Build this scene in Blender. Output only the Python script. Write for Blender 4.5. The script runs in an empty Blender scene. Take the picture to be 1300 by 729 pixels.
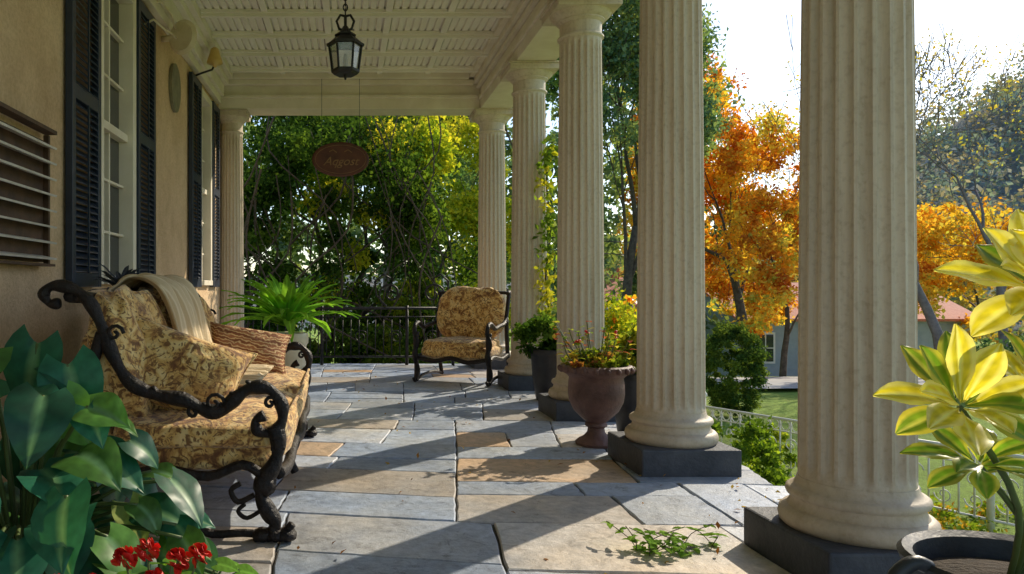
import bpy, math, random
import numpy as np
from mathutils import Vector, Matrix
random.seed(7); np.random.seed(7)
S=bpy.context.scene
COL=S.collection

# ------------------------------------------------------------ materials
def new_mat(name):
    m=bpy.data.materials.new(name); m.use_nodes=True
    nt=m.node_tree; b=nt.nodes['Principled BSDF']
    return m,nt,b
def ramp(nt,fac,stops):
    r=nt.nodes.new('ShaderNodeValToRGB')
    e=r.color_ramp.elements
    while len(e)<len(stops): e.new(0.5)
    for i,(p,c) in enumerate(stops):
        e[i].position=p; e[i].color=(c[0],c[1],c[2],1)
    nt.links.new(fac,r.inputs['Fac']); return r.outputs['Color']
def noise(nt,scale,detail=6,rough=.6,vec=None,dist=0):
    n=nt.nodes.new('ShaderNodeTexNoise'); n.inputs['Scale'].default_value=scale
    n.inputs['Detail'].default_value=detail; n.inputs['Roughness'].default_value=rough
    n.inputs['Distortion'].default_value=dist
    if vec is None:
        tc=nt.nodes.new('ShaderNodeTexCoord'); vec=tc.outputs['Object']
    nt.links.new(vec,n.inputs['Vector']); return n.outputs['Fac']
def bump(nt,b,h,strength=.3,dist=.01):
    bp=nt.nodes.new('ShaderNodeBump'); bp.inputs['Strength'].default_value=strength
    bp.inputs['Distance'].default_value=dist
    nt.links.new(h,bp.inputs['Height']); nt.links.new(bp.outputs['Normal'],b.inputs['Normal'])
def mix(nt,fac,a,b,mode='MIX'):
    m=nt.nodes.new('ShaderNodeMix'); m.data_type='RGBA'; m.blend_type=mode
    for s,v in ((m.inputs['Factor'],fac),(m.inputs[6],a),(m.inputs[7],b)):
        if isinstance(v,(int,float)): s.default_value=v
        elif isinstance(v,tuple): s.default_value=(v[0],v[1],v[2],1)
        else: nt.links.new(v,s)
    return m.outputs[2]
def simple(name,c1,c2,scale=8,rough=.6,bs=.2,bd=.005,metal=0,bscale=None,lo=.3,hi=.7,spec=.5):
    m,nt,b=new_mat(name)
    f=noise(nt,scale)
    nt.links.new(ramp(nt,f,[(lo,c1),(hi,c2)]),b.inputs['Base Color'])
    b.inputs['Roughness'].default_value=rough; b.inputs['Metallic'].default_value=metal
    b.inputs['Specular IOR Level'].default_value=spec
    if bs: bump(nt,b,noise(nt,bscale or scale*6),bs,bd)
    return m
def leafmat(name,trans=.4,rough=.45,boost=1.6,cheap=False):
    m,nt,b=new_mat(name)
    a=nt.nodes.new('ShaderNodeAttribute'); a.attribute_name='lc'
    col=a.outputs['Color']
    out=nt.nodes['Material Output']
    if not cheap:
        n=noise(nt,25,2)
        col=mix(nt,1.0,col,ramp(nt,n,[(.3,(.75,.75,.75)),(.7,(1.15,1.15,1.1))]),'MULTIPLY')
        nt.links.new(col,b.inputs['Base Color']); b.inputs['Roughness'].default_value=rough
        b.inputs['Specular IOR Level'].default_value=.35; sh=b.outputs[0]
    else:
        df=nt.nodes.new('ShaderNodeBsdfDiffuse'); nt.links.new(col,df.inputs['Color']); sh=df.outputs[0]
    t=nt.nodes.new('ShaderNodeBsdfTranslucent')
    tc=mix(nt,1.0,col,(boost*1.15,boost*1.1,boost*.45),'MULTIPLY')
    nt.links.new(tc,t.inputs['Color'])
    ms=nt.nodes.new('ShaderNodeMixShader'); ms.inputs[0].default_value=trans
    nt.links.new(sh,ms.inputs[1]); nt.links.new(t.outputs[0],ms.inputs[2])
    nt.links.new(ms.outputs[0],out.inputs['Surface'])
    return m

M={}
m,nt,b=new_mat('stucco'); f=noise(nt,1.6,8,.65)
c=ramp(nt,f,[(.25,(.60,.41,.23)),(.5,(.74,.53,.31)),(.75,(.80,.61,.39))])
f2=noise(nt,45,3); c=mix(nt,.35,c,ramp(nt,f2,[(.35,(.54,.35,.19)),(.6,(.84,.62,.38))]))
f3=noise(nt,.7,5,.8); c=mix(nt,1.0,c,ramp(nt,f3,[(.35,(.80,.74,.68)),(.6,(1.05,1.05,1.05))]),'MULTIPLY')
nt.links.new(c,b.inputs['Base Color']); b.inputs['Roughness'].default_value=.9
bump(nt,b,noise(nt,60,5,.7),.9,.016); M['stucco']=m
M['cream']=simple('cream_paint',(.72,.64,.50),(.84,.77,.63),3,.55,.15,.003,lo=.35,hi=.65)
M['ceil']=simple('ceiling_paint',(.80,.74,.63),(.90,.85,.75),2,.6,.1,.003)
m,nt,b=new_mat('column_paint')
tc=nt.nodes.new('ShaderNodeTexCoord'); mp=nt.nodes.new('ShaderNodeMapping'); mp.inputs['Scale'].default_value=(9,9,.8)
nt.links.new(tc.outputs['Object'],mp.inputs['Vector'])
f=noise(nt,1.0,8,.7,mp.outputs['Vector'])
c=ramp(nt,f,[(.3,(.40,.31,.21)),(.48,(.60,.505,.385)),(.75,(.70,.61,.48))])
f2=noise(nt,40,4); c=mix(nt,.3,c,ramp(nt,f2,[(.3,(.35,.265,.175)),(.5,(.68,.59,.46))]))
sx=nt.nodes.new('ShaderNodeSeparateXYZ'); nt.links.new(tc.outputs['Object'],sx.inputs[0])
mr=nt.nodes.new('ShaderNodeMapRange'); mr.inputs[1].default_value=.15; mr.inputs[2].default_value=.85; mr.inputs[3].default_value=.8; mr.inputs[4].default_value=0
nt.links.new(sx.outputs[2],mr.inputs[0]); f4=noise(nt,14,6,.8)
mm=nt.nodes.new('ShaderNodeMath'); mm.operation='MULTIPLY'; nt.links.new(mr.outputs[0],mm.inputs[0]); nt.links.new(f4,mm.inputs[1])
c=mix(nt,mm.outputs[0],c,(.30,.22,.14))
nt.links.new(c,b.inputs['Base Color']); b.inputs['Roughness'].default_value=.6
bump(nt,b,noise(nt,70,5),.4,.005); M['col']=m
M['plinth']=simple('plinth_paint',(.025,.03,.042),(.07,.075,.09),6,.65,.7,.01)
M['iron']=simple('wrought_iron',(.012,.012,.014),(.03,.028,.028),20,.45,.4,.003,metal=.3)
M['carved']=simple('dark_carved_frame',(.006,.005,.006),(.026,.018,.015),18,.42,1.0,.014,bscale=38,spec=.3)
M['navy']=simple('shutter_paint',(.010,.018,.035),(.022,.034,.06),8,.4,.15,.002)
M['mortar']=simple('mortar',(.035,.032,.028),(.09,.08,.07),12,.9,.5,.004)
m,nt,b=new_mat('flagstone')
a=nt.nodes.new('ShaderNodeAttribute'); a.attribute_name='lc'
f=noise(nt,2.6,9,.7,dist=.6); f2=noise(nt,18,6,.7); f5=noise(nt,1.1,4,.6); f6=noise(nt,6,8,.8,dist=1.2)
c=mix(nt,1.0,a.outputs['Color'],ramp(nt,f,[(.25,(.62,.64,.68)),(.5,(1,1,1)),(.75,(1.22,1.19,1.14))]),'MULTIPLY')
c=mix(nt,1.0,c,ramp(nt,f2,[(.3,(.70,.70,.70)),(.65,(1.13,1.13,1.13))]),'MULTIPLY')
c=mix(nt,1.0,c,ramp(nt,f5,[(.4,(.92,.97,1.07)),(.65,(1.12,1.02,.90))]),'MULTIPLY')
c=mix(nt,1.0,c,ramp(nt,f6,[(.37,(.58,.56,.54)),(.45,(1,1,1))]),'MULTIPLY')
nt.links.new(c,b.inputs['Base Color'])
r=nt.nodes.new('ShaderNodeMapRange'); r.inputs[3].default_value=.34; r.inputs[4].default_value=.72
nt.links.new(f,r.inputs[0]); nt.links.new(r.outputs[0],b.inputs['Roughness'])
bump(nt,b,noise(nt,8,10,.72),.7,.015); M['flag']=m
M['founda']=simple('foundation_stone',(.16,.14,.12),(.3,.27,.23),5,.9,.6,.02)
m,nt,b=new_mat('floral_fabric')
f=noise(nt,11,4,.6,dist=1.5); f2=noise(nt,21,3,.5,dist=2.5)
c=ramp(nt,f,[(.34,(.16,.06,.02)),(.42,(.44,.22,.06)),(.5,(.70,.43,.13)),(.62,(.80,.58,.25))])
c=mix(nt,ramp(nt,f2,[(.53,(0,0,0)),(.59,(.95,.95,.95))]),c,(.19,.085,.025))
nt.links.new(c,b.inputs['Base Color']); b.inputs['Roughness'].default_value=.85
b.inputs['Sheen Weight'].default_value=.25
bump(nt,b,noise(nt,26,4),.6,.014); M['fabric']=m
m,nt,b=new_mat('woven_throw')
w=nt.nodes.new('ShaderNodeTexWave'); w.bands_direction='Y'; w.inputs['Scale'].default_value=5; w.inputs['Distortion'].default_value=1.5
tc=nt.nodes.new('ShaderNodeTexCoord'); nt.links.new(tc.outputs['Object'],w.inputs['Vector'])
nt.links.new(ramp(nt,w.outputs['Fac'],[(.2,(.66,.52,.33)),(.5,(.80,.67,.46)),(.8,(.58,.43,.25))]),b.inputs['Base Color'])
b.inputs['Roughness'].default_value=.95; bump(nt,b,noise(nt,90,3),.6,.006); M['throw']=m
m,nt,b=new_mat('striped_fabric')
tc=nt.nodes.new('ShaderNodeTexCoord'); mp=nt.nodes.new('ShaderNodeMapping'); mp.inputs['Rotation'].default_value=(0,math.radians(-14),0); nt.links.new(tc.outputs['Object'],mp.inputs['Vector'])
w=nt.nodes.new('ShaderNodeTexWave'); w.bands_direction='Z'; w.inputs['Scale'].default_value=7.5; w.inputs['Distortion'].default_value=3.5; w.inputs['Detail'].default_value=2; w.inputs['Detail Scale'].default_value=3
nt.links.new(mp.outputs['Vector'],w.inputs['Vector'])
nt.links.new(ramp(nt,w.outputs['Fac'],[(.12,(.22,.08,.035)),(.35,(.52,.30,.12)),(.55,(.74,.56,.32)),(.7,(.60,.38,.17)),(.9,(.34,.14,.06))]),b.inputs['Base Color'])
b.inputs['Roughness'].default_value=.9; bump(nt,b,noise(nt,60,4),.7,.010); M['stripe']=m
M['terra']=simple('urn_terracotta',(.07,.035,.034),(.19,.105,.09),7,.6,.7,.01)
M['darkpot']=simple('dark_glazed_pot',(.012,.013,.017),(.04,.042,.047),6,.42,.4,.005,spec=.35)
M['soil']=simple('soil',(.03,.02,.012),(.08,.055,.035),20,.95,1,.03,bscale=40)
m,nt,b=new_mat('window_glass'); b.inputs['Base Color'].default_value=(.03,.035,.04,1); b.inputs['Roughness'].default_value=.05
b.inputs['Specular IOR Level'].default_value=.8; bump(nt,b,noise(nt,2,2),.1,.01); M['glass']=m
m,nt,b=new_mat('lantern_glass'); b.inputs['Base Color'].default_value=(.75,.78,.75,1); b.inputs['Roughness'].default_value=.12
b.inputs['Transmission Weight'].default_value=.85; M['lglass']=m
M['vent']=simple('vent_slats',(.55,.50,.43),(.74,.69,.60),10,.5,.1,.002)
M['ventback']=simple('vent_dark',(.04,.022,.012),(.12,.06,.03),9,.6,.3,.004)
M['signred']=simple('sign_brown',(.065,.018,.011),(.13,.040,.020),9,.5,.3,.003)
M['signgold']=simple('sign_lettering',(.20,.10,.04),(.32,.18,.07),9,.5,0)
M['olive']=simple('plaque_olive',(.14,.13,.08),(.26,.24,.15),9,.6,.3,.003)
M['ivory']=simple('ivory_enamel',(.62,.52,.34),(.78,.68,.5),9,.4,.1,.002)
M['amber']=simple('amber_shade',(.60,.38,.10),(.72,.50,.18),9,.35,.1,.002)
M['bark']=simple('bark',(.06,.045,.035),(.16,.125,.09),9,.95,.9,.03)
M['barkgrey']=simple('bark_grey',(.13,.12,.12),(.24,.22,.21),9,.95,.7,.03)
M['leaf']=leafmat('foliage_leaf',.42,cheap=True)
M['leafbig']=leafmat('broad_leaf',.22,.42)
M['leafyel']=leafmat('variegated_leaf',.5,.35,boost=1.7)
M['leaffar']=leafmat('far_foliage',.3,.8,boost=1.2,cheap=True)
M['stem']=simple('green_stem',(.06,.10,.02),(.12,.16,.05),9,.5,.1,.002)
M['white']=simple('white_fence_paint',(.66,.64,.55),(.82,.80,.72),9,.5,.2,.003)
M['siding']=simple('blue_grey_siding',(.30,.36,.42),(.38,.44,.50),3,.7,.2,.01)
M['roofred']=simple('red_roof',(.50,.14,.09),(.62,.24,.16),6,.8,.4,.02)
M['roofgrey']=simple('grey_roof',(.2,.2,.22),(.3,.3,.31),6,.8,.4,.02)
M['trimw']=simple('white_trim',(.7,.7,.68),(.8,.8,.78),6,.5,.1,.003)
M['asphalt']=simple('driveway_gravel',(.34,.33,.32),(.48,.46,.43),3,.9,.4,.01)
M['red']=simple('red_petal',(.60,.012,.01),(.80,.03,.02),30,.5,0)
m,nt,b=new_mat('lawn'); f=noise(nt,.25,8,.6); f2=noise(nt,9,6,.8)
c=ramp(nt,f,[(.3,(.16,.26,.03)),(.5,(.28,.42,.05)),(.7,(.37,.42,.08))])
c=mix(nt,1.0,c,ramp(nt,f2,[(.3,(.55,.55,.55)),(.7,(1.4,1.4,1.2))]),'MULTIPLY')
nt.links.new(c,b.inputs['Base Color']); b.inputs['Roughness'].default_value=.95
bump(nt,b,noise(nt,22,6,.8),1.0,.08); M['lawn']=m
m,nt,b=new_mat('hazed_hillside'); f=noise(nt,.12,9,.75)
nt.links.new(ramp(nt,f,[(.3,(.20,.26,.30)),(.5,(.27,.31,.30)),(.62,(.36,.32,.26)),(.75,(.30,.34,.36))]),b.inputs['Base Color'])  # pale bluish albedo imitates aerial haze over the hill
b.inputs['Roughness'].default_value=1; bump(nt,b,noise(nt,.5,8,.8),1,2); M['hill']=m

# ------------------------------------------------------------ builders
class MB:
    def __init__(s): s.v=[]; s.f=[]; s.m=[]; s.c=[]; s.usec=False
    def add(s,v,f,mi=0,c=None):
        o=len(s.v); s.v.extend([tuple(p) for p in v]); s.f.extend([tuple(i+o for i in q) for q in f]); s.m.extend([mi]*len(f))
        if c is not None: s.usec=True; s.c.extend([c]*len(v))
        else: s.c.extend([(1,1,1)]*len(v))
    def box(s,a,b,mi=0,c=None):
        x0,y0,z0=a; x1,y1,z1=b
        s.add([(x0,y0,z0),(x1,y0,z0),(x1,y1,z0),(x0,y1,z0),(x0,y0,z1),(x1,y0,z1),(x1,y1,z1),(x0,y1,z1)],
              [(0,3,2,1),(4,5,6,7),(0,1,5,4),(1,2,6,5),(2,3,7,6),(3,0,4,7)],mi,c)
    def tube(s,pts,rad,n=8,mi=0,c=None):
        pts=[Vector(p) for p in pts]; 
        if not hasattr(rad,'__len__'): rad=[rad]*len(pts)
        k=len(pts); t0=(pts[1]-pts[0]).normalized()
        up=Vector((0,0,1)) if abs(t0.z)<.9 else Vector((1,0,0))
        nrm=t0.cross(up).normalized(); V=[]
        for i in range(k):
            t=(pts[min(i+1,k-1)]-pts[max(i-1,0)])
            if t.length<1e-9: t=t0.copy()
            t.normalize()
            nrm=(nrm-t*nrm.dot(t)); 
            if nrm.length<1e-6: nrm=t.orthogonal()
            nrm.normalize(); bn=t.cross(nrm)
            for j in range(n):
                a=2*math.pi*j/n; V.append(pts[i]+(nrm*math.cos(a)+bn*math.sin(a))*rad[i])
        F=[]
        for i in range(k-1):
            for j in range(n):
                F.append((i*n+j,i*n+(j+1)%n,(i+1)*n+(j+1)%n,(i+1)*n+j))
        F.append(tuple(range(n))[::-1]); F.append(tuple((k-1)*n+j for j in range(n)))
        s.add(V,F,mi,c)
    def lathe(s,prof,cx,cy,n=40,mi=0,z0=0):
        V=[];F=[]
        for (r,z) in prof:
            for j in range(n):
                a=2*math.pi*j/n; V.append((cx+r*math.cos(a),cy+r*math.sin(a),z0+z))
        k=len(prof)
        for i in range(k-1):
            for j in range(n): F.append((i*n+j,i*n+(j+1)%n,(i+1)*n+(j+1)%n,(i+1)*n+j))
        F.append(tuple(range(n))[::-1]); F.append(tuple((k-1)*n+j for j in range(n)))
        s.add(V,F,mi)
    def puff(s,center,size,M3=None,e=.45,mi=0,n=20,wr=.006,c=None):
        V=[];F=[]; nu=n*2; nv=n
        sg=lambda x,p: math.copysign(abs(x)**p,x)
        for i in range(nv+1):
            v=-math.pi/2+math.pi*i/nv
            for j in range(nu):
                u=2*math.pi*j/nu
                x=sg(math.cos(v),e)*sg(math.cos(u),e); y=sg(math.cos(v),e)*sg(math.sin(u),e); z=sg(math.sin(v),e)
                q=max(abs(x),abs(y)); z*= (1-.35*q**4)
                p=Vector((x*size[0]/2,y*size[1]/2,z*size[2]/2))
                w=min(wr,size[2]*.05)
                p+=Vector((math.sin(9*y+3*z),math.sin(8*x+z*4),math.sin(7*x+6*y)+.5*math.sin(17*x-11*y)))*w
                if M3 is not None: p=M3@p
                V.append(p+Vector(center))
        for i in range(nv):
            for j in range(nu): F.append((i*nu+j,i*nu+(j+1)%nu,(i+1)*nu+(j+1)%nu,(i+1)*nu+j))
        s.add(V,F,mi,c)
    def pillow(s,center,W,H,T,M3,n=26):
        for sd in (1,-1):
            V=[];F=[]
            for i in range(n+1):
                for j in range(n+1):
                    x=-1+2*i/n; y=-1+2*j/n
                    px=x*(1-.13*(1-y*y)*abs(x)**3); py=y*(1-.15*(1-x*x)*abs(y)**3)
                    t=((1-x**4)*(1-y**4))**.6
                    t*=1+.06*math.sin(6*x+4*y)+.05*math.sin(11*y-5*x)
                    p=M3@Vector((px*W/2,py*H/2,sd*t*T/2+.012*math.sin(2.2*x+1.5*y)))
                    V.append(p+Vector(center))
            for i in range(n):
                for j in range(n):
                    q=(i*(n+1)+j,(i+1)*(n+1)+j,(i+1)*(n+1)+j+1,i*(n+1)+j+1); F.append(q if sd>0 else q[::-1])
            s.add(V,F)
        E=[]
        for i in range(n): E.append((-1+2*i/n,-1))
        for i in range(n): E.append((1,-1+2*i/n))
        for i in range(n): E.append((1-2*i/n,1))
        for i in range(n+1): E.append((-1,1-2*i/n))
        pts=[]
        for x,y in E:
            px=x*(1-.13*(1-y*y)*abs(x)**3); py=y*(1-.15*(1-x*x)*abs(y)**3)
            pts.append(M3@Vector((px*W/2,py*H/2,.012*math.sin(2.2*x+1.5*y)))+Vector(center))
        s.tube(pts,.006,6)
    def obj(s,name,mats,parent=None,smooth=False,bevel=0,autos=None):
        me=bpy.data.meshes.new(name); me.from_pydata(s.v,[],s.f)
        if not isinstance(mats,(list,tuple)): mats=[mats]
        for q in mats: me.materials.append(q)
        me.polygons.foreach_set('material_index',s.m)
        if s.usec:
            ca=me.color_attributes.new(name='lc',type='FLOAT_COLOR',domain='POINT')
            arr=np.ones((len(s.v),4),dtype=np.float32); arr[:,:3]=np.array(s.c); ca.data.foreach_set('color',arr.ravel())
        if smooth: me.polygons.foreach_set('use_smooth',[True]*len(me.polygons))
        me.update(); o=bpy.data.objects.new(name,me); COL.objects.link(o)
        if autos: 
            try: me.set_sharp_from_angle(angle=math.radians(autos))
            except Exception: pass
        if bevel:
            bm=o.modifiers.new('bevel','BEVEL'); bm.width=bevel; bm.segments=2; bm.limit_method='ANGLE'
        if parent: o.parent=parent
        return o
def empty(name,loc=(0,0,0)):
    e=bpy.data.objects.new(name,None); COL.objects.link(e); e.empty_display_size=.1; return e
def rot(ax,deg): return Matrix.Rotation(math.radians(deg),3,ax)

def leaves(name,P,size,colr,mat,parent=None,up=.3,asp=.3):
    N=len(P); rn=np.random.normal
    u=rn(size=(N,3)); u[:,2]-=.35; u/=np.linalg.norm(u,axis=1)[:,None]
    n=rn(size=(N,3)); n[:,2]+=up*2
    v=np.cross(n,u); v/=np.linalg.norm(v,axis=1)[:,None]+1e-9
    n=np.cross(u,v)
    s=(size*np.random.uniform(.6,1.3,N))[:,None]
    V=np.empty((N,4,3),dtype=np.float32)
    V[:,0]=P; V[:,1]=P+u*s*.5+v*s*asp+n*s*.1; V[:,2]=P+u*s; V[:,3]=P+u*s*.5-v*s*asp+n*s*.1
    me=bpy.data.meshes.new(name); me.vertices.add(N*4); me.vertices.foreach_set('co',V.ravel())
    me.loops.add(N*4); me.loops.foreach_set('vertex_index',np.arange(N*4,dtype=np.int32))
    me.polygons.add(N); me.polygons.foreach_set('loop_start',np.arange(0,N*4,4,dtype=np.int32))
    me.polygons.foreach_set('loop_total',np.full(N,4,dtype=np.int32))
    me.update(calc_edges=True)
    ca=me.color_attributes.new(name='lc',type='FLOAT_COLOR',domain='POINT')
    arr=np.ones((N,4,4),dtype=np.float32); arr[:,:,:3]=np.clip(colr,0,1)[:,None,:]
    ca.data.foreach_set('color',arr.ravel()); me.materials.append(mat)
    o=bpy.data.objects.new(name,me); COL.objects.link(o)
    if parent: o.parent=parent
    return o
def palette_cols(idx,ncl,pal,jit=.25):
    pal=np.array(pal); w=np.random.rand(ncl)*(len(pal)-1)
    ww=np.clip(w[idx]+np.random.normal(0,.45,len(idx)),0,len(pal)-1.001)
    i=ww.astype(int); f=(ww-i)[:,None]
    c=pal[i]*(1-f)+pal[i+1]*f
    return c*np.random.uniform(1-jit,1+jit,(len(idx),1))
def cloud(center,radii,ncl,clr,n,shell=.6):
    d=np.random.normal(size=(ncl,3)); d/=np.linalg.norm(d,axis=1)[:,None]
    r=np.random.rand(ncl)**(1/3*(1-shell)+.08); C=d*r[:,None]*np.array(radii)+np.array(center)
    idx=np.random.randint(0,ncl,n); rr=clr*np.random.uniform(.5,1.4,ncl)
    g=np.random.normal(size=(n,3)); g/=np.linalg.norm(g,axis=1)[:,None]
    P=C[idx]+g*(np.random.rand(n)**.6)[:,None]*rr[idx][:,None]*np.array([1,1,.75])
    return P,idx
def bush(name,center,radii,ncl,clr,n,size,pal,mat=None,parent=None,shell=.6,up=.3):
    P,idx=cloud(center,radii,ncl,clr,n,shell)
    return leaves(name,P,size,palette_cols(idx,ncl,pal),mat or M['leaf'],parent,up)
def grow(segs,tips,p,d,L,r,lv,maxlv,nch,spread,rng):
    pts=[p.copy()]; rad=[r]; k=5 if lv<maxlv else 4
    for i in range(k):
        d=(d+Vector((rng.gauss(0,.13),rng.gauss(0,.13),rng.gauss(.03,.1)))).normalized()
        p=p+d*(L/k); pts.append(p.copy()); rad.append(r*(1-.45*(i+1)/k))
    segs.append((pts,rad,lv))
    if lv>=maxlv: tips.append(p.copy()); tips.append(pts[2].copy()); return
    for c in range(nch):
        a=2*math.pi*(c+rng.random()*.7)/nch
        o=d.orthogonal().normalized(); o=Matrix.Rotation(a,3,d)@o
        ang=math.radians(rng.uniform(*spread))
        nd=(d*math.cos(ang)+o*math.sin(ang)).normalized()
        st=pts[-1] if c<2 else pts[rng.choice([-2,-3])]
        grow(segs,tips,st.copy(),nd,L*rng.uniform(.6,.85),rad[-1]*.72 if c<2 else rad[-1]*.6,lv+1,maxlv,nch,spread,rng)
def make_tree(name,base,height,cr,tr,levels,nch,nleaf,lsize,pal,clr,seed,spread=(25,50),bark=None,mat=None,trunk=.35,keep=1.0):
    rng=random.Random(seed); np.random.seed(seed)
    segs=[];tips=[]; grow(segs,tips,Vector((0,0,0)),Vector((0,0,1)),trunk,1.0,0,levels,nch,spread,rng)
    T=np.array([list(t) for t in tips]); hz=T[:,2].max(); hx=max(np.percentile(np.abs(T[:,0]),95),np.percentile(np.abs(T[:,1]),95))
    sx=cr/hx; sz=height/hz; B=Vector(base)
    par=empty(name); mb=MB()
    for pts,rad,lv in segs:
        mb.tube([B+Vector((q.x*sx,q.y*sx,q.z*sz)) for q in pts],[max(tr*a,.004+.0005*height) for a in rad],7 if lv<2 else 4)
    mb.obj('trunk_and_limbs',bark or M['bark'],par,smooth=True)
    if nleaf:
        C=T*np.array([sx,sx,sz])+np.array(base)
        if keep<1: C=C[np.random.rand(len(C))<keep]
        n=nleaf; idx=np.random.randint(0,len(C),n)
        g=np.random.normal(size=(n,3)); g/=np.linalg.norm(g,axis=1)[:,None]
        rr=clr*np.random.uniform(.5,1.3,len(C))
        P=C[idx]+g*(np.random.rand(n)**.5)[:,None]*rr[idx][:,None]*np.array([1,1,.7])
        leaves('crown',P,lsize,palette_cols(idx,len(C),pal),mat or M['leaf'],par)
    return par

def big_leaf(mb,base,dirv,upv,L,W,col,kind='heart',droop=.4,fold=.15,rib=None,mi=0,edge=None):
    d=Vector(dirv).normalized(); up=Vector(upv); side=d.cross(up).normalized(); up=side.cross(d).normalized()
    nl=10; nw=4; V=[];C=[]
    pos=Vector(base)
    for i in range(nl+1):
        t=i/nl
        if kind=='heart': w=math.sin(math.pi*min(1,(t*.93+.07))**.62)
        elif kind=='obov': w=math.sin(math.pi*(t*.96+.02)**1.35)
        else: w=math.sin(math.pi*(t*.95+.05)**.8)**.8
        w=max(w,.02)*W/2
        a=-droop*t*1.6
        dd=(d*math.cos(a)+up*math.sin(a)); uu=(up*math.cos(a)-d*math.sin(a))
        if i>0: pos=pos+dd*(L/nl)
        for j in range(-nw,nw+1):
            q=j/nw
            back= (L*.22*abs(q)**1.5*(1-t)**3 if kind=='heart' else 0)
            rip=.035*L*math.sin(t*14+abs(q)*3)*abs(q)
            V.append(pos+side*(w*q)+uu*(fold*w*2*abs(q)*(1.1-abs(q)*.6)+rip*.5)-dd*back)
            cc=np.array(col)
            if abs(q)<.01: cc=np.array(rib) if rib is not None else cc*1.6
            elif edge is not None and abs(q)>.7: cc=np.array(edge)
            else: cc=cc*(1+.16*math.sin(t*26-abs(q)*5))
            C.append(tuple(cc))
    W_=2*nw+1; F=[]
    for i in range(nl):
        for j in range(2*nw): F.append((i*W_+j,i*W_+j+1,(i+1)*W_+j+1,(i+1)*W_+j))
    o=len(mb.v); mb.v.extend([tuple(v) for v in V]); mb.f.extend([tuple(k+o for k in f) for f in F]); mb.m.extend([mi]*len(F)); mb.c.extend(C); mb.usec=True

# ------------------------------------------------------------ porch floor
XW=-1.73; XE=2.42
par=empty('porch_floor')
mb=MB(); mb.box((XW-.25,-2,-1.5),(XE-.05,10.75,-.014)); mb.obj('slab_base',M['mortar'],par)
mb=MB(); mb.box((XE-.048,-2,-1.5),(XE+.0,10.8,-.05)); mb.box((XW,10.752,-1.5),(XE-.05,10.8,-.05)); mb.obj('foundation_face',M['founda'],par)
rng=random.Random(26); rects=[]
def split(x0,y0,x1,y1):
    w=x1-x0;h=y1-y0
    if (w<1.2 and h<.62 and rng.random()<.85) or (w<.6 and h<.8) or (w<.9 and h<.42):
        rects.append((x0,y0,x1,y1)); return
    if (w>h*1.9) or (w>h*1.2 and rng.random()<.4):
        k=x0+w*rng.uniform(.34,.66); split(x0,y0,k,y1); split(k,y0,x1,y1)
    else:
        k=y0+h*rng.uniform(.34,.66); split(x0,y0,x1,k); split(x0,k,x1,y1)
split(-4.5,-3,5.5,13)
A_=math.radians(-6)
def rt(x,y):
    xx=x+.10*math.sin(y*.9+1)+.05*math.sin(x*2.3+y*1.3); yy=y+.05*math.sin(x*1.9+y*.8)
    return (xx*math.cos(A_)-(yy-5)*math.sin(A_), xx*math.sin(A_)+(yy-5)*math.cos(A_)+5)
def clip(poly,ax,val,keep):
    out=[]
    for i in range(len(poly)):
        p=poly[i];q=poly[(i+1)%len(poly)]
        pi=(p[ax]-val)*keep>=0; qi=(q[ax]-val)*keep>=0
        if pi: out.append(p)
        if pi!=qi:
            t=(val-p[ax])/(q[ax]-p[ax]); out.append((p[0]+(q[0]-p[0])*t,p[1]+(q[1]-p[1])*t))
    return out
def inset(poly,d):
    n=len(poly); L=[]
    for i in range(n):
        p=poly[i];q=poly[(i+1)%n]; dx,dy=q[0]-p[0],q[1]-p[1]; l=math.hypot(dx,dy)
        nx,ny=-dy/l,dx/l; L.append((p[0]+nx*d,p[1]+ny*d,dx/l,dy/l))
    out=[]
    for i in range(n):
        a=L[i-1];b_=L[i]; den=a[2]*b_[3]-a[3]*b_[2]
        if abs(den)<1e-4: out.append((b_[0],b_[1])); continue
        t=((b_[0]-a[0])*b_[3]-(b_[1]-a[1])*b_[2])/den; out.append((a[0]+a[2]*t,a[1]+a[3]*t))
    return out
mb=MB()
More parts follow.
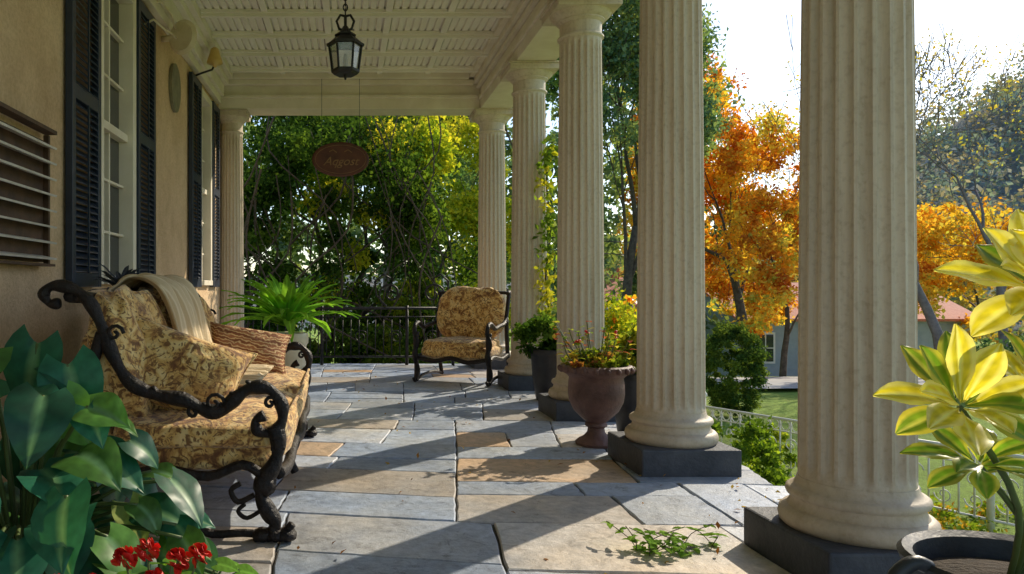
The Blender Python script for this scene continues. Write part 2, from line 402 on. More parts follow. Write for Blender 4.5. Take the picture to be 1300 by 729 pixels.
for (x0,y0,x1,y1) in rects:
    poly=[rt(x0,y0),rt(x1,y0),rt(x1,y1),rt(x0,y1)]
    for ax,v,k in ((0,XW-.1,1),(0,XE+.035,-1),(1,-1.5,1),(1,10.77,-1)):
        if poly: poly=clip(poly,ax,v,k)
    if len(poly)<3: continue
    pp=[]
    for q in poly:
        if not pp or math.hypot(q[0]-pp[-1][0],q[1]-pp[-1][1])>.03: pp.append(q)
    if len(pp)>2 and math.hypot(pp[0][0]-pp[-1][0],pp[0][1]-pp[-1][1])<.03: pp.pop()
    poly=pp
    ar=sum(poly[i][0]*poly[(i+1)%len(poly)][1]-poly[(i+1)%len(poly)][0]*poly[i][1] for i in range(len(poly)))/2
    if len(poly)<3 or ar<.02: continue
    g=.0050; zt=rng.uniform(-.0025,.0025); tx,ty=rng.gauss(0,.0018),rng.gauss(0,.0018); cx0,cy0=poly[0]
    r_=rng.random()
    if r_<.60: c=np.array((.39,.455,.55))
    elif r_<.80: c=np.array((.49,.52,.56))
    elif r_<.92: c=np.array((.53,.48,.42))
    else: c=np.array((.58,.41,.26))
    c=c*rng.uniform(.72,1.18)
    def ring(ins,z):
        k=6; R=[]; cs=inset(poly,ins); n=len(cs)
        for a in range(n):
            p=cs[a];q=cs[(a+1)%n]
            for i in range(k):
                t=i/k; X=p[0]+(q[0]-p[0])*t; Y=p[1]+(q[1]-p[1])*t
                jj=.0035; X+=jj*math.sin(37*X+53*Y+a);Y+=jj*math.sin(41*Y+29*X)
                R.append((X,Y,z+tx*(X-cx0)+ty*(Y-cy0)))
        return R
    A=ring(g,-.03+zt);B=ring(g,-.005+zt);C=ring(g+.006,zt); n=len(A)
    F=[(i,(i+1)%n,n+(i+1)%n,n+i) for i in range(n)]+[(n+i,n+(i+1)%n,2*n+(i+1)%n,2*n+i) for i in range(n)]+[tuple(range(2*n,3*n))]
    mb.add(A+B+C,F,0,tuple(c))
mb.obj('flagstones',M['flag'],par)

# ------------------------------------------------------------ columns
CY=[2.94,4.62,6.40,8.20,10.30]; CX=2.00; HT=3.5
def column(cx,cy,sc=1.0):
    par=empty('fluted_column')
    mb=MB(); h=.29*sc
    mb.box((cx-h,cy-h,-.012),(cx+h,cy+h,.155)); mb.obj('plinth',M['plinth'],par,bevel=.01)
    mb=MB(); z0=.155; R=.196*sc; bs=.88*sc
    base=[(.02,0),(.285,0),(.298,.012),(.304,.035),(.298,.058),(.285,.07),(.268,.074),(.262,.082),(.254,.098),(.256,.112),(.268,.118),(.274,.130),(.270,.144),(.258,.152),(.244,.156),(.232,.170),(.226,.19),(.02,.19)]
    mb.lathe([(r*bs,z) for r,z in base],cx,cy,64,0,z0)
    cs=.9*sc
    cap=[(.02,-.30),(.196,-.30),(.200,-.292),(.212,-.286),(.212,-.272),(.200,-.264),(.192,-.262),(.192,-.165),(.204,-.16),(.210,-.15),(.222,-.145),(.222,-.135),(.238,-.128),(.266,-.105),(.282,-.078),(.02,-.078)]
    mb.lathe([(r*cs,z) for r,z in cap],cx,cy,64,0,HT)
    mb.obj('mouldings',M['col'],par,smooth=True,autos=40)
    mb=MB(); a=.265*sc; mb.box((cx-a,cy-a,HT-.08),(cx+a,cy+a,HT-.02)); mb.box((cx-a-.015,cy-a-.015,HT-.02),(cx+a+.015,cy+a+.015,HT-.002)); mb.obj('abacus',M['col'],par,bevel=.006)
    nf=20; per=10; n=nf*per
    zb=z0+.185; zt=HT-.295; H=zt-zb
    zs=[0,.02,.035,.05,.075,.10]+[.1+(H-.2)*i/8 for i in range(1,9)]+[H-.075,H-.05,H-.035,H-.02,H]
    V=[];F=[]
    for z in zs:
        t=z/H; r=R*(1-.12*t**1.5)
        ee=min(z,H-z); dp=0 if ee<.021 else min(1,math.sqrt((ee-.02)/.08)) if ee<.1 else 1
        for j in range(n):
            q=(j%per)/per; fl=0 if q<.2 else math.sin(math.pi*(q-.2)/.8)**.75
            rr=r-.021*sc*dp*fl; an=2*math.pi*j/n
            V.append((cx+rr*math.cos(an),cy+rr*math.sin(an),zb+z))
    for i in range(len(zs)-1):
        for j in range(n): F.append((i*n+j,i*n+(j+1)%n,(i+1)*n+(j+1)%n,(i+1)*n+j))
    mb=MB(); mb.add(V,F); mb.obj('fluted_shaft',M['col'],par,smooth=True,autos=38)
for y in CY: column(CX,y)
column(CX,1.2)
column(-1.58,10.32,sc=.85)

# ------------------------------------------------------------ ceiling and entablature
par=empty('porch_ceiling'); HC=3.95
V=[];F=[]; x=-1.75; xs=[]
while x<1.85:
    xs+= [(x,HC),(x+.05,HC),(x+.058,HC+.022),(x+.07,HC+.022),(x+.078,HC)]; x+=.08
for (a,z) in xs: V.append((a,-2,z)); V.append((a,10.2,z))
for i in range(len(xs)-1): F.append((2*i,2*i+1,2*i+3,2*i+2))
mb=MB(); mb.add(V,F); mb.obj('beadboard',M['ceil'],par)
mb=MB(); mb.box((-2.3,-2.5,HC+.03),(2.60,10.9,HC+.25)); mb.obj('unseen_roof_slab',M['roofgrey'],par)  # unseen slab above the beadboard, added so sun doesn't leak in
mb=MB()
y=-1.5
while y<10:
    mb.box((-1.5,y,HC-.035),(1.70,y+.09,HC+.003)); mb.box((-1.5,y+.022,HC-.07),(1.70,y+.068,HC-.03)); y+=.655
for xx in (-.88,-.24,.40,1.04):
    mb.box((xx,-2,HC-.028),(xx+.07,10.0,HC+.002))
mb.obj('coffer_battens',M['ceil'],par,bevel=.004)
par=empty('entablature')
mb=MB()
mb.box((1.80,-2,HT),(2.22,10.55,HC+.02))
mb.box((1.77,-2,HT+.12),(1.80,10.06,HT+.17))
mb.box((1.745,-2,HT+.27),(1.798,10.08,HT+.32))
mb.box((1.70,-2,HT+.33),(1.797,10.05,HT+.40))
mb.box((1.63,-2,HT+.40),(1.796,10.0,HC-.003))
mb.box((2.223,-2,HT+.2),(2.29,10.62,HT+.26)); mb.box((2.223,-2,HT+.30),(2.40,10.8,HC+.019))
mb.obj('side_beam',M['cream'],par,bevel=.006)
mb=MB()
mb.box((-1.729,10.09,HT+.003),(1.797,10.5,HC+.018))
mb.box((-1.72,10.05,HT+.14),(1.766,10.088,HT+.185))
mb.box((-1.72,9.99,HT+.31),(1.70,10.087,HT+.37))
mb.box((-1.72,9.92,HT+.372),(1.628,10.086,HC-.004))
mb.obj('end_beam',M['cream'],par,bevel=.006)
mb=MB()
mb.box((-1.727,-2,HT+.02),(-1.66,9.9,HT+.12)); mb.box((-1.727,-2,HT+.123),(-1.62,9.9,HT+.27)); mb.box((-1.727,-2,HT+.273),(-1.56,9.9,HT+.35)); mb.box((-1.727,-2,HT+.353),(-1.50,9.9,HC-.005))
mb.obj('wall_cornice',M['cream'],par,bevel=.006)

# ------------------------------------------------------------ house wall
par=empty('stucco_house_wall')
W=[(5.12,6.0),(8.66,9.38)]; zb,zt=1.12,3.42
mb=MB(); T=XW-.3
mb.box((T,-2.4,-1.5),(XW,5.12,4.1)); mb.box((T,6.0,-1.5),(XW,8.66,4.1)); mb.box((T,9.38,-1.5),(XW,10.75,4.1))
for a,b_ in W:
    mb.box((T,a,-1.5),(XW,b_,zb)); mb.box((T,a,zt),(XW,b_,4.1))
mb.obj('stucco_wall',M['stucco'],par)
mb=MB(); mb.box((T-.6,-2.4,-1.5),(T-.005,10.75,4.1)); mb.obj('room_mass',M['stucco'],par)
for a,b_ in W:
    wp=empty('sash_window'); mb=MB()
    t=.085
    mb.box((XW-.1,a-.0,zb),(XW+.045,a+t,zt)); mb.box((XW-.1,b_-t,zb),(XW+.045,b_,zt))
    mb.box((XW-.1,a+t,zt-t),(XW+.05,b_-t,zt)); mb.box((XW-.1,a+t,zb),(XW+.07,b_-t,zb+.06))
    mb.box((XW-.09,a+t,(zb+zt)/2-.03),(XW+.0,b_-t,(zb+zt)/2+.03))
    mb.box((XW-.085,(a+b_)/2-.012,zb+.06),(XW-.03,(a+b_)/2+.012,zt-t))
    for k in (1,2,4,5):
        z=zb+(zt-zb)*k/6; mb.box((XW-.084,a+t,z-.01),(XW-.032,b_-t,z+.01))
    mb.obj('frame',M['cream'],wp,bevel=.004)
    mb=MB(); mb.box((XW-.12,a+.01,zb+.01),(XW-.07,b_-.01,zt-.01)); mb.obj('glass',M['glass'],wp)
def shutter(y0,y1,z0=1.1,z1=3.44,x=XW+.015):
    p=empty('louvered_shutter'); mb=MB(); t=.06; d=.045
    mb.box((x,y0,z0),(x+d,y0+t,z1)); mb.box((x,y1-t,z0),(x+d,y1,z1))
    zz=[z0,z0+(z1-z0)*.5,z1-.09]
    for z in zz: mb.box((x,y0+t,z),(x+d-.001,y1-t,z+.09))
    mb.obj('stiles_and_rails',M['navy'],p,bevel=.003)
    mb=MB()
    for k in range(2):
        a=zz[k]+.09; b_=zz[k+1]; n=int((b_-a)/.042)
        for i in range(n):
            z=a+(i+.5)*(b_-a)/n
            mb.add([(x+.004,y0+t,z+.02),(x+.04,y0+t,z-.018),(x+.04,y1-t,z-.018),(x+.004,y1-t,z+.02),(x+.004,y0+t,z+.028),(x+.044,y0+t,z-.012),(x+.044,y1-t,z-.012),(x+.004,y1-t,z+.028)],
              [(0,3,2,1),(4,5,6,7),(0,1,5,4),(1,2,6,5),(2,3,7,6),(3,0,4,7)])
        mb.box((x+.046,(y0+y1)/2-.008,a),(x+.056,(y0+y1)/2+.008,b_))
    mb.obj('slats',M['navy'],p)
shutter(4.56,5.10); shutter(6.02,6.56); shutter(8.12,8.64); shutter(9.40,9.88)
p=empty('slatted_wall_vent'); mb=MB()
mb.box((XW+.002,3.35,1.24),(XW+.03,4.20,1.92)); mb.obj('backing',M['ventback'],p)
mb=MB()
for i in range(8):
    z=1.25+i*.088; x0=XW+.03
    mb.add([(x0,3.36,z+.02),(x0+.075,3.36,z),(x0+.075,4.19,z),(x0,4.19,z+.02),(x0,3.36,z+.026),(x0+.08,3.36,z+.010),(x0+.08,4.19,z+.010),(x0,4.19,z+.026)],
              [(0,3,2,1),(4,5,6,7),(0,1,5,4),(1,2,6,5),(2,3,7,6),(3,0,4,7)])
mb.obj('slats',M['vent'],p)
mb=MB()
mb.box((XW+.031,4.192,1.23),(XW+.06,4.215,1.95)); mb.box((XW+.031,3.35,1.955),(XW+.10,4.215,1.975)); mb.box((XW+.031,3.35,1.215),(XW+.09,4.215,1.228))
mb.obj('frame',M['ventback'],p)
p=empty('wall_sconce'); mb=MB()
an=np.linspace(0,2*math.pi,32,endpoint=False); R3=rot('Z',-20); cc0=Vector((XW+.21,6.95,3.42))
def dv(r,yy,a): return cc0+R3@Vector((r*math.cos(a),yy,r*1.1*math.sin(a)))
mb.add([dv(.15,0,a) for a in an]+[dv(.12,-.035,a) for a in an]+[dv(.12,.03,a) for a in an],
   [(i,(i+1)%32,32+(i+1)%32,32+i) for i in range(32)]+[(64+i,64+(i+1)%32,(i+1)%32,i) for i in range(32)]+[tuple(range(32,64)),tuple(range(95,63,-1))])
mb.obj('disc_shade',M['ivory'],p,smooth=True,autos=40)
mb=MB(); mb.tube([(XW,6.3,3.30),(XW+.10,6.32,3.36),(XW+.17,6.45,3.31),(XW+.18,6.65,3.35),(XW+.17,6.85,3.38)],.010); mb.tube([(XW,6.5,3.56),(XW+.1,6.55,3.60),(XW+.15,6.75,3.56),(XW+.15,6.9,3.48)],.009)
mb.tube([(XW,7.0,3.42),(XW+.15,6.97,3.42)],.03); mb.obj('bracket',M['ivory'],p,smooth=True)
p=empty('amber_wall_lamp'); mb=MB(); mb.lathe([(.002,-.10),(.02,-.09),(.03,-.06),(.09,-.05),(.085,-.02),(.06,.05),(.045,.11),(.02,.13)],XW+.25,8.4,20,0,3.66); mb.obj('shade',M['amber'],p,smooth=True)
mb=MB(); mb.tube([(XW,8.4,3.46),(XW+.1,8.4,3.50),(XW+.22,8.4,3.54),(XW+.25,8.4,3.60)],.012); mb.obj('arm',M['iron'],p,smooth=True)
p=empty('oval_wall_plaque'); mb=MB(); n=36
A=[(XW+.003,7.45+.19*math.cos(a),3.08+.24*math.sin(a)) for a in np.linspace(0,2*math.pi,n,endpoint=False)]
B=[(XW+.035,q[1],q[2]) for q in A]; C=[(XW+.045,7.45+.16*math.cos(a),3.08+.21*math.sin(a)) for a in np.linspace(0,2*math.pi,n,endpoint=False)]
mb.add(A+B+C,[(i,(i+1)%n,n+(i+1)%n,n+i) for i in range(n)]+[(n+i,n+(i+1)%n,2*n+(i+1)%n,2*n+i) for i in range(n)]+[tuple(range(2*n,3*n))]); mb.obj('plaque_body',M['olive'],p)

# ------------------------------------------------------------ lantern
p=empty('hanging_lantern'); LX,LY=-.01,6.0; mb=MB()
def ringpts(r,z,n=6,o=0): return [(LX+r*math.cos(2*math.pi*i/n+o),LY+r*math.sin(2*math.pi*i/n+o),z) for i in range(n)]
zb_,zt_=2.83,3.03; rb,rt_=.105,.130
def frust(mb,r0,z0,r1,z1,n=6,mi=0):
    A=ringpts(r0,z0,n);B=ringpts(r1,z1,n); mb.add(A+B,[(i,(i+1)%n,n+(i+1)%n,n+i) for i in range(n)]+[tuple(range(n))[::-1],tuple(range(n,2*n))],mi)
frust(mb,.09,zb_-.03,rb+.008,zb_-.01); frust(mb,rb+.008,zb_-.01,rb+.01,zb_+.01)
frust(mb,rt_+.02,zt_,rt_+.022,zt_+.02); frust(mb,rt_+.012,zt_+.02,.075,zt_+.08); frust(mb,.085,zt_+.08,.085,zt_+.095); frust(mb,.055,zt_+.095,.02,zt_+.16)
for a,b_ in zip(ringpts(rb,zb_),ringpts(rt_,zt_)): mb.tube([a,b_],.010,6)
mb.tube([(LX,LY,zb_-.07),(LX,LY,zb_-.03)],[.006,.018],8)
mb.tube([(LX,LY,zt_+.15),(LX,LY,zt_+.24)],.012,8)
for s_ in (1,-1): mb.tube([(LX,LY,zt_+.12),(LX+.05*s_,LY,zt_+.14),(LX+.07*s_,LY,zt_+.20),(LX+.04*s_,LY,zt_+.25),(LX+.0*s_,LY,zt_+.24)],.011,6)
z=zt_+.25; k=0
while z<3.93:
    pts=[]
    for i in range(11):
        a=2*math.pi*i/10; dx=.017*math.cos(a); dz=.028*math.sin(a)
        pts.append((LX+(dx if k%2 else 0),LY+(0 if k%2 else dx),z+.02+dz))
    mb.tube(pts,.006,5); z+=.042; k+=1
mb.lathe([(.0,0),(.05,.0),(.06,.02),(.06,.035)],LX,LY,20,0,3.90)
mb.obj('iron_frame',M['iron'],p)
mb=MB(); frust(mb,rb-.006,zb_+.012,rt_-.006,zt_-.002); mb.obj('glass_panes',M['lglass'],p)
mb=MB(); mb.lathe([(.016,0),(.016,.10),(.004,.12)],LX,LY,12,0,zb_+.012); mb.obj('candle',M['ivory'],p)

p=empty('hanging_oval_sign'); SX,SY,SZ=-.08,9.9,2.79; n=48; mb=MB()
def ov(a_,b_,y): return [(SX+a_*math.cos(t),y,SZ+b_*math.sin(t)) for t in np.linspace(0,2*math.pi,n,endpoint=False)]
A=ov(.36,.21,SY);B=ov(.38,.23,SY+.01);C=ov(.38,.23,SY+.03);D=ov(.36,.21,SY+.04)
F=[]
for k in range(3): F+=[(k*n+i,k*n+(i+1)%n,(k+1)*n+(i+1)%n,(k+1)*n+i) for i in range(n)]
F+=[tuple(range(n)),tuple(range(4*n-1,3*n-1,-1))]
mb.add(A+B+C+D,F); mb.obj('oval_board',M['signred'],p)
mb=MB(); q=ov(.335,.188,SY-.003); mb.tube(q+[q[0]],.003,5)
for x_ in (-.10,.10): mb.tube([(SX+x_-.05,SY-.004,SZ+.10),(SX+x_,SY-.004,SZ+.125),(SX+x_+.05,SY-.004,SZ+.09)],.006,5)
mb.obj('border',M['signgold'],p)
cu=bpy.data.curves.new('lettering','FONT'); cu.body='Aqgost'; cu.size=.16; cu.extrude=.003; cu.align_x='CENTER'; cu.align_y='CENTER'; cu.shear=.4
o=bpy.data.objects.new('lettering',cu); COL.objects.link(o); o.location=(SX,SY-.005,SZ-.03); o.rotation_euler=(math.pi/2,0,0); cu.materials.append(M['signgold']); o.parent=p
mb=MB()
for x_ in (-.25,.25): mb.tube([(SX+x_,SY+.02,SZ+.16),(SX+x_,SY+.02,3.86)],.003,5)
mb.obj('hanging_wires',M['iron'],p)

# ------------------------------------------------------------ end railing
def spiral(cx,y,cz,r0,r1,a0,a1,n=18,sx=1):
    return [(cx+sx*(r0+(r1-r0)*t)*math.cos(a0+(a1-a0)*t),y,cz+(r0+(r1-r0)*t)*math.sin(a0+(a1-a0)*t)) for t in np.linspace(0,1,n)]
p=empty('iron_railing'); mb=MB(); RY=10.55
mb.tube([(-1.6,RY,.80),(1.85,RY,.80)],.02,8); mb.tube([(-1.6,RY,.12),(1.85,RY,.12)],.014,8); mb.tube([(-1.6,RY,.68),(1.85,RY,.68)],.01,6)
x=-1.55
while x<1.85:
    mb.tube([(x,RY,.12),(x,RY,.68)],.0085,6); x+=.115
for x in (-1.5,-.35,.85,1.5): mb.tube([(x,RY,-.01),(x,RY,.84)],.022,8)
for cx,s_ in ((.62,1),(1.22,-1)):
    mb.tube(spiral(cx,RY,1.0,.18,.03,math.radians(250),math.radians(-250),26,s_),.016,6)
    mb.tube([(cx-s_*.06,RY,.83),(cx-s_*.20,RY,.98),(cx-s_*.22,RY,1.18),(cx-s_*.1,RY,1.28),(cx,RY,1.22)],.014,6)
for i in range(7):
    mb.tube(spiral(-1.3+i*.5,RY,.4,.10,.02,0,math.radians(600),24,1 if i%2 else -1),.007,5)
mb.obj('wrought_iron_bars',M['iron'],p,smooth=True)

# ------------------------------------------------------------ sofa
def smooth_path(pts,sub=4):
    P=[Vector(q) for q in pts]; out=[]
    for i in range(len(P)-1):
        p0=P[max(i-1,0)];p1=P[i];p2=P[i+1];p3=P[min(i+2,len(P)-1)]
        for k in range(sub):
            t=k/sub; out.append(.5*((2*p1)+(-p0+p2)*t+(2*p0-5*p1+4*p2-p3)*t*t+(-p0+3*p1-3*p2+p3)*t**3))
    out.append(P[-1]); return out
p=empty('antique_sofa'); mb=MB()
ARM=[(-1.24,1.03),(-1.285,1.03),(-1.31,1.07),(-1.27,1.105),(-1.18,1.09),(-1.11,1.03),(-1.06,.93),(-1.01,.80),(-.94,.69),(-.83,.635),(-.70,.61),(-.61,.565),(-.54,.565),(-.49,.61),(-.42,.66),(-.34,.66),(-.285,.60),(-.28,.52),(-.32,.47),(-.38,.475),(-.395,.52),(-.355,.545)]
LEG=[(-.31,.50),(-.295,.42),(-.31,.34),(-.35,.27),(-.37,.20),(-.34,.13),(-.31,.08),(-.32,.03)]
for yy in (3.24,5.50):
    q=smooth_path([(a,yy,b) for a,b in ARM],5); n=len(q)
    mb.tube(q,[.020+.010*math.sin(math.pi*i/n)+.005*math.sin(i*.8) for i in range(n)],12)
    q=smooth_path([(a,yy,b) for a,b in LEG],5); n=len(q)
    mb.tube(q,[.025+.014*abs(math.sin(i*.27+1)) for i in range(n)],12)
    mb.puff((-.355,yy,.245),(.10,.09,.10),None,.8,0,8)
    for dx in (-.055,0,.05): mb.puff((-.31+dx,yy,.028),(.09,.10,.056),None,.8,0,8)
    q=smooth_path([(-.66,yy,.06),(-.58,yy,.03),(-.45,yy,.035),(-.36,yy,.03),(-.27,yy,.04),(-.235,yy,.075)]); mb.tube(q,.018,8)
    q=smooth_path([(-.36,yy,.28),(-.45,yy,.33),(-.60,yy,.28),(-.80,yy,.31),(-1.0,yy,.28),(-1.14,yy,.32)]); mb.tube(q,.022,8)
    q=smooth_path([(-.40,yy,.20),(-.47,yy,.17),(-.50,yy,.22),(-.46,yy,.25)]); mb.tube(q,.013,6)
    q=smooth_path([(-.36,yy,.14),(-.43,yy,.10),(-.47,yy,.13),(-.44,yy,.16)]); mb.tube(q,.010,6)
    q=smooth_path([(-1.06,yy,.90),(-1.14,yy,.6),(-1.13,yy,.3),(-1.19,yy,.15),(-1.24,yy,.02)]); mb.tube(q,.028,8)
    for (cx,cz,r_) in ((-.57,.60,.045),(-1.0,.90,.04),(-.66,.56,.035),(-.33,.60,.03),(-.30,.40,.03)):
        mb.tube([(cx+r_*(1-t)*math.cos(9*t),yy-.015,cz+r_*(1-t)*math.sin(9*t)) for t in np.linspace(0,.9,14)],.009,6)
    for k in range(9):
        a_,b2=ARM[6+k]; mb.puff((a_,yy,b2+.022),(.045,.035,.022),rot('Y',40),.8,0,6)
q=smooth_path([(-.295,3.26,.29),(-.28,3.6,.25),(-.28,4.0,.28),(-.27,4.37,.24),(-.28,4.75,.28),(-.28,5.15,.25),(-.295,5.48,.29)]); mb.tube(q,.028,8)
q=smooth_path([(-1.2,3.24,1.06),(-1.21,3.5,1.05),(-1.215,3.9,1.04),(-1.22,4.37,1.07),(-1.2,4.8,1.02),(-1.19,5.2,.99),(-1.18,5.5,1.03)]); mb.tube(q,.028,8)
for yy in (4.37,):
    q=smooth_path([(-.28,yy,.25),(-.30,yy,.18),(-.33,yy,.10),(-.30,yy,.02)]); mb.tube(q,.025,8)
mb.obj('carved_frame',M['carved'],p,smooth=True)
mb=MB()
mb.puff((-.70,4.37,.36),(.86,2.17,.24),None,.28,wr=.012)
mb.puff((-.66,3.80,.45),(.80,1.12,.17),None,.35,wr=.014,n=28); mb.puff((-.66,4.93,.45),(.80,1.12,.17),None,.35,wr=.014,n=28)
q=[(-.275,3.32,.50),(-.265,3.8,.515),(-.265,4.37,.50),(-.265,4.9,.515),(-.275,5.44,.50)]; mb.tube(smooth_path(q),.009,8)
mb.obj('seat_cushions',M['fabric'],p,smooth=True)
mb=MB()
for yy,h,w in ((3.66,.60,.78),(4.38,.62,.82),(5.10,.54,.76)):
    mb.puff((-1.03,yy,.49+h/2-.03),(.22,w,h+.06),rot('Y',-15),.5,n=28,wr=.016)
mb.puff((-1.13,4.37,.64),(.10,2.14,.70),rot('Y',-8),.3,n=24)
mb.obj('back_cushions',M['fabric'],p,smooth=True)
mb=MB(); mb.pillow((-.80,3.53,.70),.66,.42,.22,rot('Z',8)@rot('Y',20)@rot('X',70)); mb.obj('floral_cushion',M['fabric'],p,smooth=True)
mb=MB(); mb.pillow((-.66,5.02,.665),.56,.38,.15,rot('Z',10)@rot('Y',10)@rot('X',54)); mb.obj('striped_pillow',M['stripe'],p,smooth=True)
prof=[(-1.24,.60),(-1.27,.85),(-1.245,1.03),(-1.18,1.115),(-1.09,1.12),(-1.00,1.07),(-.94,.96),(-.90,.82),(-.86,.68),(-.81,.585),(-.72,.56),(-.60,.565),(-.48,.56)]
pr=smooth_path([(a,0,b) for a,b in prof],4); ny=64; V=[];F=[]
for i,q in enumerate(pr):
    t=i/(len(pr)-1)
    for j in range(ny+1):
        s_=j/ny; y=3.92+.92*s_+ .10*(t-.5)*(s_-.5)+.02*math.sin(t*9)
        w=.018*math.sin(s_*30+1.6*math.sin(t*4))+.009*math.sin(s_*61+3*t)+.008*math.sin(s_*12-t*6)
        V.append((q.x+w*(1 if t>.2 else -1)*.8,y,q.z+abs(w)*.9+.012))
for i in range(len(pr)-1):
    for j in range(ny): F.append((i*(ny+1)+j,i*(ny+1)+j+1,(i+1)*(ny+1)+j+1,(i+1)*(ny+1)+j))
mb=MB(); mb.add(V,F); o=mb.obj('throw_blanket',M['throw'],p,smooth=True); sm=o.modifiers.new('t','SOLIDIFY'); sm.thickness=.012

# ------------------------------------------------------------ armchair
p=empty('antique_armchair')
mb=MB()
for sx in (-.43,.43):
    A=[(.36,1.02),(.42,1.04),(.40,.98),(.36,.88),(.30,.74),(.20,.67),(.02,.65),(-.15,.63),(-.24,.66),(-.34,.69),(-.43,.64),(-.43,.56),(-.37,.53),(-.34,.58)]
    q=smooth_path([(sx,a,b) for a,b in A]); mb.tube(q,.025,8)
    q=smooth_path([(sx,a,b) for a,b in [(-.40,.54),(-.38,.44),(-.42,.34),(-.38,.24),(-.35,.12),(-.40,.03)]]); mb.tube(q,[.026+.012*abs(math.sin(i*.5)) for i in range(len(q))],8)
    q=smooth_path([(sx,a,b) for a,b in [(.30,.74),(.34,.4),(.38,.2),(.44,.03)]]); mb.tube(q,.026,8)
    q=smooth_path([(sx,a,b) for a,b in [(-.46,.06),(-.40,.025),(-.2,.07),(.1,.08),(.3,.06),(.46,.025)]]); mb.tube(q,.018,8)
    q=smooth_path([(sx,a,b) for a,b in [(-.38,.28),(-.2,.31),(.1,.27),(.33,.30)]]); mb.tube(q,.024,8)
q=smooth_path([(-.43,-.39,.30),(-.2,-.41,.26),(0,-.41,.30),(.2,-.41,.26),(.43,-.39,.30)]); mb.tube(q,.026,8)
q=smooth_path([(-.43,.38,1.03),(-.2,.36,1.04),(0,.36,1.07),(.2,.36,1.04),(.43,.38,1.03)]); mb.tube(q,.020,8)
f1=mb
m2=MB(); m2.puff((0,-.02,.36),(.80,.76,.18),None,.3); m2.puff((0,-.04,.44),(.76,.72,.14),None,.35,wr=.012); m2.puff((0,.29,.78),(.82,.20,.64),rot('X',-12),.4,wr=.014)
for b_,nm,mt in ((f1,'carved_frame',M['carved']),(m2,'upholstery',M['fabric'])):
    R=Matrix.Rotation(math.radians(-28),3,'Z')
    b_.v=[tuple(R@Vector(v)+Vector((1.36,8.75,0))) for v in b_.v]
    b_.obj(nm,mt,p,smooth=True)

# ------------------------------------------------------------ potted plants
GREEN=[(.03,.07,.015),(.07,.14,.025),(.13,.22,.04)]
p=empty('terracotta_urn'); ux,uy=1.74,5.22; mb=MB()
mb.lathe([(.01,0),(.135,0),(.14,.02),(.12,.04),(.085,.06),(.06,.09),(.055,.12),(.075,.135),(.075,.15),(.065,.16),(.10,.19),(.15,.24),(.18,.30),(.19,.36),(.187,.43),(.182,.47),(.20,.49),(.235,.51),(.242,.53),(.24,.55),(.225,.56),(.205,.555),(.195,.52),(.01,.52)],ux,uy,48,0,0)
for k in range(20):
    a=2*math.pi*k/20; mb.puff((ux+.243*math.cos(a),uy+.243*math.sin(a),.53),(.035,.035,.045),None,.9,0,6)
mb.obj('urn_body',[M['terra']],p,smooth=True,autos=50)
mb=MB(); mb.lathe([(.19,0),(.1,.03),(.01,.04)],ux,uy,24,0,.525); mb.obj('soil',M['soil'],p)
p=empty('flowering_urn_plant')
bush('foliage',(ux-.02,uy,.58),(.20,.18,.05),30,.04,1100,.045,[(.08,.13,.02),(.22,.28,.03),(.42,.36,.05),(.34,.14,.06)],parent=p)
mb=MB(); fl=MB(); mbl=MB()
for k in range(18):
    a=random.uniform(0,6.28); r_=random.uniform(.05,.30); h=random.uniform(.62,.86)
    e=(ux+r_*math.cos(a),uy+r_*math.sin(a),h); mb.tube(smooth_path([(ux+.3*r_*math.cos(a),uy+.3*r_*math.sin(a),.55),(ux+.8*r_*math.cos(a),uy+.8*r_*math.sin(a),h-.1),e]),.004,5)
    for s_ in range(5):
        big_leaf(mbl,Vector(e)-Vector((0,0,.03*s_)),Vector((random.gauss(0,1),random.gauss(0,1),.4)),Vector((0,0,1)),.058,.036,random.choice([(.34,.10,.07),(.28,.36,.06),(.16,.26,.05),(.45,.40,.08)]),'lance',.5,.2)
    if k<3:
        for s_ in range(5):
            fl.puff((e[0]+random.gauss(0,.010),e[1]+random.gauss(0,.010),e[2]+random.gauss(0,.010)),(.024,.024,.016),None,.9,0,5)
mb.obj('stems',M['stem'],p); fl.obj('blossoms',M['red'],p,smooth=True); mbl.obj('leaflets',M['leaf'],p,smooth=True)
def pot(name,cx,cy,r,h,mat='darkpot',prof=None):
    p=empty(name); mb=MB()
    mb.lathe(prof or [(.01,0),(r*.68,0),(r*.72,.02),(r*.9,h*.5),(r*.97,h*.85),(r*1.06,h*.88),(r*1.08,h*.97),(r*1.02,h),(r*.93,h*.99),(r*.9,h*.92),(.01,h*.92)],cx,cy,40)
    mb.obj('pot_body',M[mat],p,smooth=True,autos=45)
    mb=MB(); mb.lathe([(r*.89,0),(r*.5,.02),(.01,.03)],cx,cy,24,0,h*.925); mb.obj('soil',M['soil'],p); return p
pot('glazed_planter',1.98,7.28,.19,.50); p=empty('potted_shrub'); bush('foliage',(1.93,7.28,.62),(.26,.22,.18),34,.08,2600,.06,GREEN,parent=p)
pot('glazed_planter',2.16,5.62,.17,.46); p=empty('potted_shrub'); bush('foliage',(2.16,5.62,.62),(.17,.17,.18),26,.07,1800,.055,[(.05,.10,.02),(.16,.22,.03),(.34,.34,.04)],parent=p)
pot('clay_plant_pot',-.50,6.25,.17,.72,'ivory')
p=empty('bromeliad_plant'); mb=MB()
